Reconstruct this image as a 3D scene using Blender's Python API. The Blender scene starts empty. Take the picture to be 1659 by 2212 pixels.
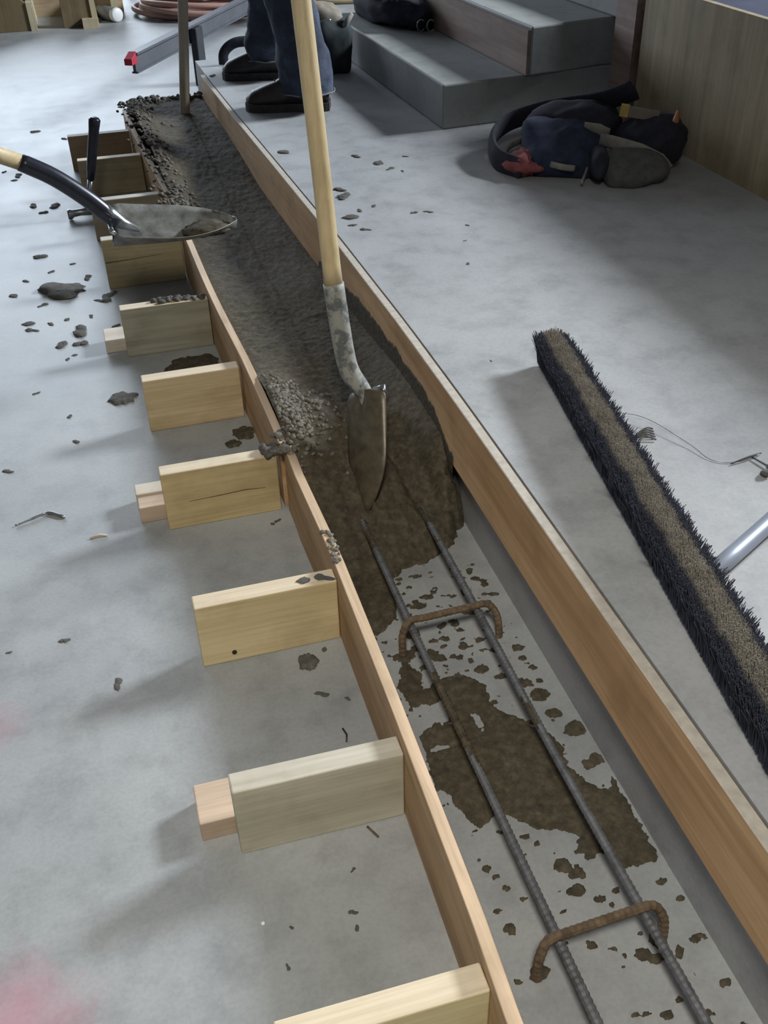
import bpy, bmesh, math, random
import numpy as np
from mathutils import Vector, Matrix, noise

random.seed(7)
SC = bpy.context.scene
COL = SC.collection

# ------------------------------------------------------------------ camera
cam = bpy.data.objects.new('camera', bpy.data.cameras.new('camera'))
COL.objects.link(cam)
cam.data.sensor_fit = 'VERTICAL'
cam.data.sensor_height = 24.0
cam.data.lens = 2160.0 / 2212.0 * 24.0
cam.data.clip_start = 0.02
_r = Vector((0.95933, -0.28140, -0.02212)); _u = Vector((0.18235, 0.55803, 0.80954)); _f = Vector((0.21546, 0.78065, -0.58665))
M = Matrix.Identity(4)
for i in range(3):
    M[i][0] = _r[i]; M[i][1] = _u[i]; M[i][2] = -_f[i]
M[2][3] = 1.28
cam.matrix_world = M
SC.camera = cam

# ------------------------------------------------------------------ light
SC.view_settings.view_transform = 'Standard'
SC.view_settings.look = 'None'
SC.view_settings.gamma = 1.0
SC.view_settings.use_curve_mapping = False
SC.view_settings.exposure = 0.0
W = bpy.data.worlds.new('world'); SC.world = W; W.use_nodes = True
W.node_tree.nodes['Background'].inputs[0].default_value = (0.62, 0.68, 0.78, 1)
W.node_tree.nodes['Background'].inputs[1].default_value = 0.11

def area(name, loc, target, sx, sy, power, col):
    l = bpy.data.lights.new(name, 'AREA'); l.shape = 'RECTANGLE'; l.size = sx; l.size_y = sy
    l.energy = power; l.color = col
    o = bpy.data.objects.new(name, l); COL.objects.link(o); o.location = loc
    o.rotation_euler = (Vector(target) - Vector(loc)).to_track_quat('-Z', 'Y').to_euler()
    return o
area('daylight_right_opening', (8.6, 4.2, 4.9), (0.6, 2.6, 0.3), 2.0, 1.4, 1480, (0.86, 0.93, 1.0))
area('daylight_far_opening', (-3.0, 17.0, 4.0), (0.0, 5.0, 0.0), 9.0, 5.0, 1250, (0.76, 0.87, 1.0))
sl = bpy.data.lights.new('unseen_warm_spot', 'SPOT'); sl.energy = 290; sl.color = (1.0, 0.95, 0.84)
sl.spot_size = math.radians(73); sl.spot_blend = 1.0; sl.shadow_soft_size = 0.28  # unseen lamp, cone narrowed so its light fades before the steps
so = bpy.data.objects.new('unseen_warm_spot', sl); COL.objects.link(so); so.location = (-0.2, -0.6, 2.9)
so.rotation_euler = (Vector((0.15, 0.9, 0.0)) - Vector(so.location)).to_track_quat('-Z', 'Y').to_euler()

# ------------------------------------------------------------------ helpers
def V(*a): return np.array(a, float)

def mesh(name, verts, faces, mat, parent=None, org=(0, 0, 0), smooth=False):
    o3 = np.array(org, float)
    me = bpy.data.meshes.new(name)
    me.from_pydata([tuple(np.array(v, float) - o3) for v in verts], [], [tuple(f) for f in faces])
    bm = bmesh.new(); bm.from_mesh(me)
    bmesh.ops.recalc_face_normals(bm, faces=bm.faces)
    bm.to_mesh(me); bm.free()
    if smooth:
        for p in me.polygons: p.use_smooth = True
    me.materials.append(mat)
    ob = bpy.data.objects.new(name, me); COL.objects.link(ob)
    if parent: ob.parent = parent
    else: ob.location = org
    return ob

def tag(o, label, cat, group=None, kind=None):
    o['label'] = label
    if cat: o['category'] = cat
    if group: o['group'] = group
    if kind: o['kind'] = kind
    return o

def thing(name, label, cat, loc=(0, 0, 0), group=None):
    e = bpy.data.objects.new(name, None); COL.objects.link(e); e.location = loc
    e.empty_display_size = 0.05
    return tag(e, label, cat, group)

def box(c0, c1):
    x0, y0, z0 = c0; x1, y1, z1 = c1
    v = [(x0,y0,z0),(x1,y0,z0),(x1,y1,z0),(x0,y1,z0),(x0,y0,z1),(x1,y0,z1),(x1,y1,z1),(x0,y1,z1)]
    f = [(0,3,2,1),(4,5,6,7),(0,1,5,4),(1,2,6,5),(2,3,7,6),(3,0,4,7)]
    return v, f

def bevel(ob, w=0.002, seg=1):
    m = ob.modifiers.new('bevel', 'BEVEL'); m.width = w; m.segments = seg; m.limit_method = 'ANGLE'
    return ob

def prism(poly, ax, a0, a1):
    """poly: 2-D outline in the two other axes, extruded along axis ax from a0 to a1"""
    def mk(p, a):
        q = [p[0], p[1]]; q.insert(ax, a); return tuple(q)
    n = len(poly)
    v = [mk(p, a0) for p in poly] + [mk(p, a1) for p in poly]
    f = [tuple(range(n))[::-1], tuple(range(n, 2*n))] + [(i, (i+1) % n, n+(i+1) % n, n+i) for i in range(n)]
    return v, f

def tube(path, rad, n=10, cap=True, flat=1.0, up=None):
    P = [np.array(p, float) for p in path]
    R = rad if hasattr(rad, '__len__') else [rad]*len(P)
    T = []
    for i in range(len(P)):
        t = P[min(i+1, len(P)-1)] - P[max(i-1, 0)]; T.append(t/np.linalg.norm(t))
    u = np.array(up, float) if up is not None else (V(0, 0, 1) if abs(T[0][2]) < .9 else V(1, 0, 0))
    v = []; f = []
    for i, p in enumerate(P):
        u = u - T[i]*(u@T[i]); u /= np.linalg.norm(u); w = np.cross(T[i], u)
        for k in range(n):
            a = 2*math.pi*k/n
            v.append(p + R[i]*(math.cos(a)*u + flat*math.sin(a)*w))
    for i in range(len(P)-1):
        for k in range(n):
            f.append((i*n+k, i*n+(k+1) % n, (i+1)*n+(k+1) % n, (i+1)*n+k))
    if cap:
        f.append(tuple(range(n))[::-1]); f.append(tuple(range((len(P)-1)*n, len(P)*n)))
    return v, f

def smooth_path(pts, k=8):
    P = [np.array(p, float) for p in pts]; P = [2*P[0]-P[1]] + P + [2*P[-1]-P[-2]]
    out = []
    for i in range(1, len(P)-2):
        a, b, c, d = P[i-1:i+3]
        for j in range(k):
            t = j/k
            out.append(.5*((2*b) + (c-a)*t + (2*a-5*b+4*c-d)*t*t + (3*b-a-3*c+d)*t**3))
    out.append(P[-2]); return out

def join(parts):
    v = []; f = []
    for a, b in parts:
        n = len(v); v += list(a); f += [tuple(i+n for i in q) for q in b]
    return v, f

def sph(c, r, nu=20, nv=12, e=1.0, amp=0.0, freq=6.0, seed=0.0, rot=None, flatbase=None):
    """super-ellipsoid blob with noise; e<1 boxier"""
    v = []; f = []
    def sg(x, p): return math.copysign(abs(x)**p, x)
    for j in range(nv+1):
        th = -math.pi/2 + math.pi*j/nv
        for i in range(nu):
            ph = 2*math.pi*i/nu
            d = V(sg(math.cos(th), e)*sg(math.cos(ph), e), sg(math.cos(th), e)*sg(math.sin(ph), e), sg(math.sin(th), e))
            q = d*np.array(r)
            if amp:
                q = q*(1 + amp*noise.noise(Vector(q*freq) + Vector((seed, seed*1.7, -seed))) + .45*amp*noise.noise(Vector(q*freq*2.7) + Vector((seed, 3, seed))))
            if rot is not None: q = rot @ q
            q = q + np.array(c)
            if flatbase is not None and q[2] < flatbase: q[2] = flatbase + .0
            v.append(q)
    for j in range(nv):
        for i in range(nu):
            f.append((j*nu+i, j*nu+(i+1) % nu, (j+1)*nu+(i+1) % nu, (j+1)*nu+i))
    return v, f

def rz(a):
    c, s = math.cos(a), math.sin(a); return np.array([[c, -s, 0], [s, c, 0], [0, 0, 1]])
def rx(a):
    c, s = math.cos(a), math.sin(a); return np.array([[1, 0, 0], [0, c, -s], [0, s, c]])
def ry(a):
    c, s = math.cos(a), math.sin(a); return np.array([[c, 0, s], [0, 1, 0], [-s, 0, c]])

# ------------------------------------------------------------------ materials
def newmat(name, rough=.6, metal=0.0):
    m = bpy.data.materials.new(name); m.use_nodes = True
    nt = m.node_tree; b = nt.nodes['Principled BSDF']
    b.inputs['Roughness'].default_value = rough; b.inputs['Metallic'].default_value = metal
    return m, nt, b
def N(nt, t, **k):
    n = nt.nodes.new(t)
    for a, b in k.items():
        if hasattr(n, a): setattr(n, a, b)
        else: n.inputs[a].default_value = b
    return n
def ramp(nt, stops, src):
    r = nt.nodes.new('ShaderNodeValToRGB'); e = r.color_ramp.elements
    while len(e) < len(stops): e.new(.5)
    for q, (p, c) in zip(e, stops):
        q.position = p; q.color = (c[0], c[1], c[2], 1)
    nt.links.new(src, r.inputs[0]); return r.outputs[0]
def coords(nt, scale=(1, 1, 1), rand=False):
    tc = nt.nodes.new('ShaderNodeTexCoord'); mp = nt.nodes.new('ShaderNodeMapping')
    mp.inputs['Scale'].default_value = scale
    if rand:
        oi = nt.nodes.new('ShaderNodeObjectInfo'); mu = N(nt, 'ShaderNodeVectorMath', operation='SCALE')
        cx = nt.nodes.new('ShaderNodeCombineXYZ')
        for i in range(3): nt.links.new(oi.outputs['Random'], cx.inputs[i])
        nt.links.new(cx.outputs[0], mu.inputs[0]); mu.inputs['Scale'].default_value = 37.0
        nt.links.new(mu.outputs[0], mp.inputs['Location'])
    nt.links.new(tc.outputs['Object'], mp.inputs['Vector']); return mp.outputs[0]
def mixc(nt, fac, a, b, mode='MIX'):
    m = nt.nodes.new('ShaderNodeMix'); m.data_type = 'RGBA'; m.blend_type = mode
    for s, i in ((fac, 0), (a, 6), (b, 7)):
        if isinstance(s, (int, float)): m.inputs[i].default_value = s
        elif isinstance(s, tuple): m.inputs[i].default_value = (s[0], s[1], s[2], 1)
        else: nt.links.new(s, m.inputs[i])
    return m.outputs[2]
def noise_t(nt, vec, scale, detail=4, rough=.55, dist=0.0):
    n = N(nt, 'ShaderNodeTexNoise', Scale=scale, Detail=detail, Roughness=rough, Distortion=dist)
    nt.links.new(vec, n.inputs['Vector']); return n.outputs[0]
def bump(nt, b, h, strength=.3, dist=.01):
    n = N(nt, 'ShaderNodeBump', Strength=strength, Distance=dist)
    nt.links.new(h, n.inputs['Height']); nt.links.new(n.outputs[0], b.inputs['Normal'])

def concrete(name, c0, c1, c2, rough=.55, paint=False):
    m, nt, b = newmat(name, rough)
    co = coords(nt)
    big = noise_t(nt, co, 1.6, 5, .6)
    c = ramp(nt, [(.32, c0), (.52, c1), (.72, c2)], big)
    mid = noise_t(nt, co, 11, 6, .65)
    c = mixc(nt, .55, c, ramp(nt, [(.28, (.60, .60, .60)), (.52, (1, 1, 1)), (.75, (1.08, 1.08, 1.08))], mid), 'MULTIPLY')
    fine = noise_t(nt, co, 140, 3, .6)
    c = mixc(nt, .35, c, ramp(nt, [(.35, (.8, .8, .8)), (.6, (1.05, 1.05, 1.05))], fine), 'MULTIPLY')
    if paint:
        for (px, py, r, s) in paint:
            d = N(nt, 'ShaderNodeVectorMath', operation='DISTANCE'); nt.links.new(co, d.inputs[0]); d.inputs[1].default_value = (px, py, 0)
            n2 = noise_t(nt, co, 16, 6, .7)
            ad = N(nt, 'ShaderNodeMath', operation='MULTIPLY_ADD'); nt.links.new(n2, ad.inputs[0]); ad.inputs[1].default_value = r*1.3; nt.links.new(d.outputs['Value'], ad.inputs[2])
            fac = ramp(nt, [(0, (s, s, s)), (r*.9, (s*.75, s*.75, s*.75)), (min(.99, r*1.75), (0, 0, 0))], ad.outputs[0])
            c = mixc(nt, fac, c, (.46, .13, .20))
    nt.links.new(c, b.inputs['Base Color'])
    nt.links.new(ramp(nt, [(.3, (rough-.03,)*3), (.7, (rough+.04,)*3)], mid), b.inputs['Roughness'])
    bump(nt, b, fine, .10, .001)
    return m

def wood(name, base, dark, axis=0, rough=.62, knots=.0, ringscale=9.0):
    m, nt, b = newmat(name, rough)
    sc = [ringscale*2.2]*3; sc[axis] = 1.1
    co = coords(nt, tuple(sc), True)
    n1 = noise_t(nt, co, 1.0, 5, .6, .6)
    sc2 = [170]*3; sc2[axis] = 5
    co2 = coords(nt, tuple(sc2), True)
    n2 = noise_t(nt, co2, 1.0, 3, .6)
    mid = tuple((a+d)/2 for a, d in zip(base, dark))
    c = ramp(nt, [(.30, dark), (.45, mid), (.58, base), (.75, tuple(min(1, x*1.12) for x in base))], n1)
    c = mixc(nt, .4, c, ramp(nt, [(.3, (.7, .66, .6)), (.62, (1.04, 1.04, 1.04))], n2), 'MULTIPLY')
    co3 = coords(nt, (1, 1, 1), True)
    n3 = noise_t(nt, co3, 9, 4, .6)
    c = mixc(nt, .45, c, ramp(nt, [(.30, (.62, .6, .55)), (.5, (1, 1, 1))], n3), 'MULTIPLY')
    nt.links.new(c, b.inputs['Base Color'])
    bump(nt, b, n2, .15, .002)
    return m

def plain(name, c, rough=.5, metal=0.0, var=.25, scale=20, bmp=.0):
    m, nt, b = newmat(name, rough, metal)
    co = coords(nt, (1, 1, 1), True)
    n = noise_t(nt, co, scale, 5, .6)
    lo = tuple(x*(1-var) for x in c); hi = tuple(min(1, x*(1+var)) for x in c)
    nt.links.new(ramp(nt, [(.3, lo), (.7, hi)], n), b.inputs['Base Color'])
    if bmp: bump(nt, b, n, bmp, .004)
    return m

def wetmix(name, c0, c1, c2, rough=.82, sc=1.0):
    m, nt, b = newmat(name, rough); b.inputs['Specular IOR Level'].default_value = .3
    co = coords(nt)
    n = noise_t(nt, co, 55*sc, 6, .75)
    c = ramp(nt, [(.28, c0), (.5, c1), (.74, c2)], n)
    vo = N(nt, 'ShaderNodeTexVoronoi', Scale=95*sc); nt.links.new(co, vo.inputs['Vector'])
    c = mixc(nt, .35, c, ramp(nt, [(.0, (1.6, 1.5, 1.35)), (.35, (1, 1, 1)), (.7, (.6, .6, .6))], vo.outputs['Distance']), 'MULTIPLY')
    big = noise_t(nt, co, 5, 3, .5)
    c = mixc(nt, .5, c, ramp(nt, [(.3, (.75, .75, .78)), (.7, (1.12, 1.1, 1.02))], big), 'MULTIPLY')
    nt.links.new(c, b.inputs['Base Color'])
    bump(nt, b, vo.outputs['Distance'], .25, -.003)
    return m

m_floor = concrete('floor_concrete', (.255, .267, .275), (.32, .332, .335), (.38, .39, .392), .46,
                   paint=[(-.300, .765, .11, .55), (-.345, 1.31, .07, .28)])
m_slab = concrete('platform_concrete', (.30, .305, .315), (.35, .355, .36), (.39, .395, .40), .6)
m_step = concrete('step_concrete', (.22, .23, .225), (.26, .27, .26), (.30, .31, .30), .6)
m_wet = wetmix('wet_concrete', (.032, .027, .018), (.070, .058, .038), (.125, .105, .072))
m_wetlight = wetmix('half_dry_concrete', (.07, .062, .05), (.135, .122, .10), (.25, .23, .20), .75)
m_crumb = wetmix('concrete_crumb', (.06, .055, .048), (.10, .095, .085), (.15, .14, .13), .85)
m_form = wood('form_plywood', (.50, .32, .17), (.33, .19, .09), 1)
m_formedge = wood('plywood_edge', (.62, .46, .31), (.34, .23, .14), 1)
m_board = wood('riser_board', (.60, .39, .21), (.42, .25, .12), 1)
m_boardedge = plain('board_dusty_edge', (.44, .40, .34), .75, 0, .15, 60)
m_ply = wood('wall_plywood', (.37, .30, .19), (.28, .22, .135), 2, .7)
m_plypink = wood('riser_plywood', (.34, .25, .21), (.22, .15, .12), 1, .7)
m_navy = plain('shade_toned_deck', (.035, .04, .075), .6, 0, .3, 6)  # dark navy stands for the shade on the deck behind the wall
m_pole = wood('ash_handle', (.62, .50, .30), (.50, .38, .20), 2, .45, ringscale=4)
m_pole2 = wood('old_handle', (.50, .43, .34), (.38, .31, .24), 2, .6, ringscale=4)
m_steel = plain('worn_steel', (.33, .34, .35), .32, .85, .3, 40, .1)
m_cemsteel = None
m_blk = plain('black_paint', (.018, .02, .032), .32, 0, .4, 60)
m_rebar = plain('grey_rebar', (.12, .125, .135), .6, .2, .35, 60, .2)
m_rust = plain('rusty_bar', (.115, .080, .048), .8, .0, .45, 70, .3)
m_leather = plain('boot_leather', (.022, .019, .018), .5, 0, .5, 25, .15)
m_sole = plain('boot_sole', (.035, .032, .032), .8, 0, .4, 40)
m_hem = plain('frayed_hem', (.17, .17, .17), .9, 0, .4, 70)
m_dark = plain('dark_fabric', (.020, .021, .034), .9, 0, .4, 30, .3)
m_navyfab = plain('navy_fabric', (.022, .03, .062), .9, 0, .4, 30, .3)
m_teal = plain('dark_teal_fabric', (.018, .026, .028), .9, 0, .4, 25, .3)
m_greyfab = plain('grey_canvas', (.09, .09, .085), .9, 0, .3, 40, .3)
m_lightstrap = plain('pale_strap', (.24, .23, .20), .8, 0, .2, 50)
m_yellow = plain('yellow_plastic', (.48, .33, .09), .5, 0, .2, 30)
m_orange = plain('orange_grip', (.42, .16, .06), .5, 0, .2, 30)
m_red = plain('red_rag', (.26, .075, .075), .9, 0, .3, 40, .3)
m_redcap = plain('red_cap', (.40, .02, .045), .5, 0, .2, 30)
m_beam = plain('grey_aluminium', (.095, .10, .115), .5, .2, .15, 8)
m_post = plain('dark_post', (.022, .025, .032), .7, .0, .25, 14)
m_tan = plain('tan_leather', (.22, .19, .15), .7, 0, .2, 22)
m_chrome = plain('bright_metal', (.75, .75, .75), .2, 1, .05, 10)
m_hose = plain('pink_hose', (.42, .25, .21), .5, 0, .25, 3)
m_hose2 = plain('tan_hose', (.45, .35, .22), .55, 0, .25, 3)
m_white = plain('white_plastic', (.75, .75, .75), .4, 0, .05, 10)
m_greypipe = plain('grey_plastic', (.17, .18, .20), .5, 0, .2, 10)
m_skin = plain('skin', (.50, .32, .24), .55, 0, .1, 20)
m_shirt = plain('grey_shirt', (.12, .12, .13), .9, 0, .2, 20)
m_screw = plain('screw', (.04, .038, .036), .5, .6, .2, 50)
m_bluehandle = plain('blue_grey_tube', (.30, .33, .40), .4, .3, .1, 10)
m_broomblock = wood('broom_block', (.30, .22, .14), (.2, .14, .08), 1)

# jeans: woven navy with worn lighter patches
m_jeans, nt, b = newmat('denim', .9)
co = coords(nt)
c = ramp(nt, [(.3, (.018, .022, .034)), (.55, (.040, .052, .085)), (.78, (.10, .125, .19))], noise_t(nt, co, 9, 5, .65))
nt.links.new(c, b.inputs['Base Color']); bump(nt, b, noise_t(nt, coords(nt, (14, 14, 30)), 1.2, 4, .6), .5, .01)

# steel collar smeared with dried cement
m_cemsteel, nt, b = newmat('cement_smeared_steel', .6)
co = coords(nt)
fac = ramp(nt, [(.42, (0, 0, 0)), (.52, (1, 1, 1))], noise_t(nt, co, 38, 6, .7))
nt.links.new(mixc(nt, fac, (.11, .115, .115), (.28, .28, .25)), b.inputs['Base Color'])
bump(nt, b, noise_t(nt, co, 60, 5, .7), .4, .003)

m_wetsteel = plain('mud_coated_steel', (.105, .088, .060), .4, .25, .35, 40, .15)
m_bladegrey = plain('cement_grey_blade', (.19, .19, .175), .6, .2, .45, 30, .2)

# bristles: navy filaments, dusty tan on the worn tips along the middle
m_brist, nt, b = newmat('bristle', .85)
tc = nt.nodes.new('ShaderNodeTexCoord'); sp = nt.nodes.new('ShaderNodeSeparateXYZ'); nt.links.new(tc.outputs['Object'], sp.inputs[0])
ab = N(nt, 'ShaderNodeMath', operation='ABSOLUTE'); nt.links.new(sp.outputs[0], ab.inputs[0])
nz = noise_t(nt, coords(nt, (3, 10, 3)), 3, 4, .6)
ma = N(nt, 'ShaderNodeMath', operation='MULTIPLY_ADD'); nt.links.new(nz, ma.inputs[0]); ma.inputs[1].default_value = .020; nt.links.new(ab.outputs[0], ma.inputs[2])
fx = ramp(nt, [(.026, (1, 1, 1)), (.032, (0, 0, 0))], ma.outputs[0])
fz = ramp(nt, [(.040, (0, 0, 0)), (.058, (1, 1, 1))], sp.outputs[2])
fac = mixc(nt, 1.0, fx, fz, 'MULTIPLY')
dust = ramp(nt, [(.3, (.17, .155, .13)), (.7, (.26, .235, .20))], noise_t(nt, coords(nt), 60, 4, .6))
nt.links.new(mixc(nt, fac, (.034, .038, .058), dust), b.inputs['Base Color'])

# ------------------------------------------------------------------ layout curves (y -> x)
FI = [(-1.2, .284), (.5, .284), (.65, .291), (1.0, .297), (1.38, .300), (1.77, .289), (2.04, .284), (2.2, .281), (2.52, .270), (3.0, .257), (3.95, .221), (4.72, .187)]
SE = [(-1.2, .614), (.58, .616), (1.2, .621), (1.6, .624), (2.0, .622), (2.6, .609), (3.3, .583), (4.0, .556), (4.6, .538), (4.98, .530)]
def fi(y): return float(np.interp(y, *zip(*FI)))
def se(y): return float(np.interp(y, *zip(*SE)))
ZS = .29          # platform top
FH = .165         # form height

# ------------------------------------------------------------------ setting
v, f = box((-14, -5, -.1), (14, 26, 0))
tag(mesh('floor', v, f, m_floor), 'grey poured concrete floor with faint pink paint marks', None, kind='structure')

ys = list(np.arange(-1.2, 4.95, .15)) + [4.95]
v = []; f = []
for y in ys:
    v += [(se(y), y, 0), (se(y), y, ZS), (6.5, y, ZS), (6.5, y, 0)]
for i in range(len(ys)-1):
    for k in range(3): f.append((4*i+k, 4*i+k+1, 4*i+k+5, 4*i+k+4))
n = 4*(len(ys)-1)
f += [(0, 1, 2, 3), (n, n+3, n+2, n+1)]
slab = mesh('platform_slab', v, f, m_slab); tag(slab, 'raised grey concrete platform beside the trench', None, kind='structure')

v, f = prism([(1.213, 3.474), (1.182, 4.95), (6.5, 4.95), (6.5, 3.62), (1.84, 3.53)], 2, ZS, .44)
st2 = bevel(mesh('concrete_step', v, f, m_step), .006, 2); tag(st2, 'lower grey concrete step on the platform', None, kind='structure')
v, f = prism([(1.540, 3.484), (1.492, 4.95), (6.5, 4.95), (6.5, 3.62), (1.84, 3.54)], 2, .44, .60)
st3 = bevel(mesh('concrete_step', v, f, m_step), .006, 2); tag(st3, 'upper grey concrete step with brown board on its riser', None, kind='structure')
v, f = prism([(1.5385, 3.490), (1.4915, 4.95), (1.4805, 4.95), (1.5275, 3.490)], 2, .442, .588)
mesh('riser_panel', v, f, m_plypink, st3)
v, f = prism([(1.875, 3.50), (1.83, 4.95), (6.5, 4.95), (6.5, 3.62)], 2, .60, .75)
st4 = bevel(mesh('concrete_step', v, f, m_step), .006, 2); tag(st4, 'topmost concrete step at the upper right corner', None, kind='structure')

v, f = box((1.845, -1.2, ZS), (1.865, 3.27, .742))
wall = mesh('wall_right', v, f, m_ply, org=(1.845, 1, ZS)); wall['kind'] = 'structure'; wall['label'] = 'low yellowish plywood wall at the right edge of the platform'
for y0 in (-1.2, 1.24):
    pass
v, f = box((1.832, 3.30, ZS), (1.87, 3.44, .742))
mesh('end_stud', v, f, m_plypink, wall, org=(1.845, 1, ZS))
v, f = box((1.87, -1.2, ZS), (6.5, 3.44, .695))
tag(mesh('deck_behind_wall', v, f, m_navy), 'deck behind the plywood wall with its shade painted in as dark navy', None, kind='structure')

# ------------------------------------------------------------------ right riser board
yb = list(np.arange(-1.1, 4.66, .12)) + [4.66]
def ribbon(ylist, fx0, fx1, z0, z1):
    v = []; f = []
    for y in ylist: v += [(fx0(y), y, z0), (fx0(y), y, z1), (fx1(y), y, z1), (fx1(y), y, z0)]
    for i in range(len(ylist)-1):
        for k in range(4): f.append((4*i+k, 4*i+(k+1) % 4, 4*i+4+(k+1) % 4, 4*i+4+k))
    n = 4*(len(ylist)-1); f += [(0, 1, 2, 3), (n+3, n+2, n+1, n)]
    return v, f
v, f = ribbon(yb, lambda y: se(y)-.022, lambda y: se(y)-.003, .138, .289)
rb = mesh('riser_board', v, f, m_board)
tag(rb, 'long orange-brown wooden board along the edge of the raised platform', 'board')
rb.data.materials.append(m_boardedge)
for p in rb.data.polygons:
    if p.normal.z > .9: p.material_index = 1
bevel(rb, .0015)

# ------------------------------------------------------------------ plywood form, two lengths
def formboard(y0, y1, dx, label):
    yl = list(np.arange(y0, y1, .06)) + [y1]
    wav = lambda y: .004*math.sin(y*4.1) if y > 1.7 else 0
    v, f = ribbon(yl, lambda y: fi(y)-.018+dx+wav(y), lambda y: fi(y)+dx+wav(y), 0, FH)
    o = mesh('form_board', v, f, m_form); o.data.materials.append(m_formedge)
    for p in o.data.polygons:
        if p.normal.z > .9: p.material_index = 1
    bevel(o, .001); return tag(o, label, 'form board', 'plywood form boards')
formboard(-1.1, 1.775, 0.0, 'near plywood form board standing on edge, clean on its inner side')
formboard(1.79, 4.72, -.006, 'far plywood form board holding back the wet concrete')

# ------------------------------------------------------------------ lumber braces
def m_brace(i, base, dark): return wood('brace_lumber_%d' % i, base, dark, 0, .62)
BR = [  # y front, x left, z top, base, dark, label, screws
 (.566, .018, .142, (.72, .64, .38), (.60, .50, .27), 'fresh pale yellow lumber brace nearest the camera, cut by the bottom edge'),
 (.936, .025, .140, (.50, .47, .37), (.38, .355, .27), 'weathered grey-green lumber brace with a flat offcut behind its left end'),
 (1.345, .026, .139, (.64, .52, .30), (.50, .39, .20), 'clean yellow lumber brace with two screws and a concrete lump on top'),
 (1.782, .014, .141, (.56, .44, .23), (.36, .28, .15), 'yellow mottled lumber brace in front of the split offcuts'),
 (2.206, .016, .140, (.60, .47, .28), (.44, .33, .18), 'tan lumber brace with a thin pink-white top edge near the shovel blade in the pour'),
 (2.636, -.004, .142, (.36, .34, .26), (.25, .24, .18), 'grey-green lumber brace with concrete crumbs along its top edge'),
 (3.140, -.022, .160, (.50, .42, .25), (.37, .29, .16), 'yellow lumber brace with a dark crack just below the raised shovel blade'),
 (3.590, -.036, .140, (.36, .32, .24), (.27, .23, .16), 'grey lumber brace mostly hidden behind the raised shovel blade'),
 (4.095, -.058, .140, (.46, .38, .24), (.34, .26, .15), 'pale lumber brace right behind the dark upright hammer handle'),
 (4.455, -.083, .140, (.38, .27, .16), (.26, .17, .10), 'brownish lumber brace at the far end of the form, farthest of the row'),
]
bracemats = []
m_crack = plain('crack_shadow_wood', (.13, .09, .05), .9, 0, .3, 60)
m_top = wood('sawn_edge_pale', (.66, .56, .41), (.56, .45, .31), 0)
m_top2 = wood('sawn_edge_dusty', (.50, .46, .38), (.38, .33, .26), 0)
for i, (y, xl, zt, cb, cd, lab) in enumerate(BR):
    xr = fi(y+.02) - .019 - (.006 if y > 1.78 else 0) - (.004 if y > 1.7 else 0)
    mt = m_brace(i, cb, cd); bracemats.append(mt)
    sk = random.uniform(-.006, .006)*(i not in (2, 3, 6))
    poly = [(xl, y), (xr, y+sk), (xr, y+sk+.037), (xl, y+.037)]
    v, f = prism(poly, 2, 0, zt)
    o = mesh('lumber_brace', v, f, mt, org=(xl, y, 0))
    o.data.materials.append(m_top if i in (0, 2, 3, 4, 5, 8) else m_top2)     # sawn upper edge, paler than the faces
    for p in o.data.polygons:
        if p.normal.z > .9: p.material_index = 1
    bevel(o, .0025, 2)
    tag(o, lab, 'brace', 'lumber braces along the form')
    if i == 2:
        for (sx, sz) in ((.058, .022), (.262, .018)):
            vv, ff = tube([(xl+sx, y-.002, sz), (xl+sx, y+.006, sz)], .0045, 8)
            mesh('screw', vv, ff, m_screw, o, org=(xl, y, 0))
    if i == 3:
        vv, ff = prism([(xl+.05, .0655), (xl+.12, .0665), (xl+.17, .069), (xl+.215, .066), (xl+.17, .0705), (xl+.12, .0678)], 1, y-.0012, y+.004)
        mesh('crack', vv, ff, m_crack, o, org=(xl, y, 0))
    if i == 6:
        vv, ff = prism([(xl+.004, .086), (xl+.08, .089), (xl+.18, .0945), (xl+.08, .0908), (xl+.004, .0885)], 1, y-.0012, y+.004)
        mesh('crack', vv, ff, m_crack, o, org=(xl, y, 0))

# flat offcuts (cleats) behind some braces
def offcut(x0, x1, y0, y1, z0, z1, mat, lab, grp=None):
    v, f = box((x0, y0, z0), (x1, y1, z1))
    return tag(bevel(mesh('lumber_offcut', v, f, mat, org=(x0, y0, z0)), .002, 2), lab, 'offcut', grp)
m_off1 = wood('offcut_pink', (.55, .42, .31), (.40, .30, .22), 0)
m_off2 = wood('offcut_pale', (.58, .52, .44), (.46, .38, .28), 0)
offcut(-.028, .24, .976, 1.052, 0, .040, m_off1, 'flat pinkish lumber offcut behind the weathered grey-green brace')
offcut(-.060, .20, 2.680, 2.762, 0, .039, m_off2, 'short pale lumber offcut behind the crumb-covered brace')
offcut(-.041, .21, 1.825, 1.868, 0, .040, m_off1, 'front half of the split lumber offcut behind the mottled brace')
offcut(-.043, .21, 1.873, 1.915, 0, .044, m_off2, 'rear half of the split lumber offcut behind the mottled brace')

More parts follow.
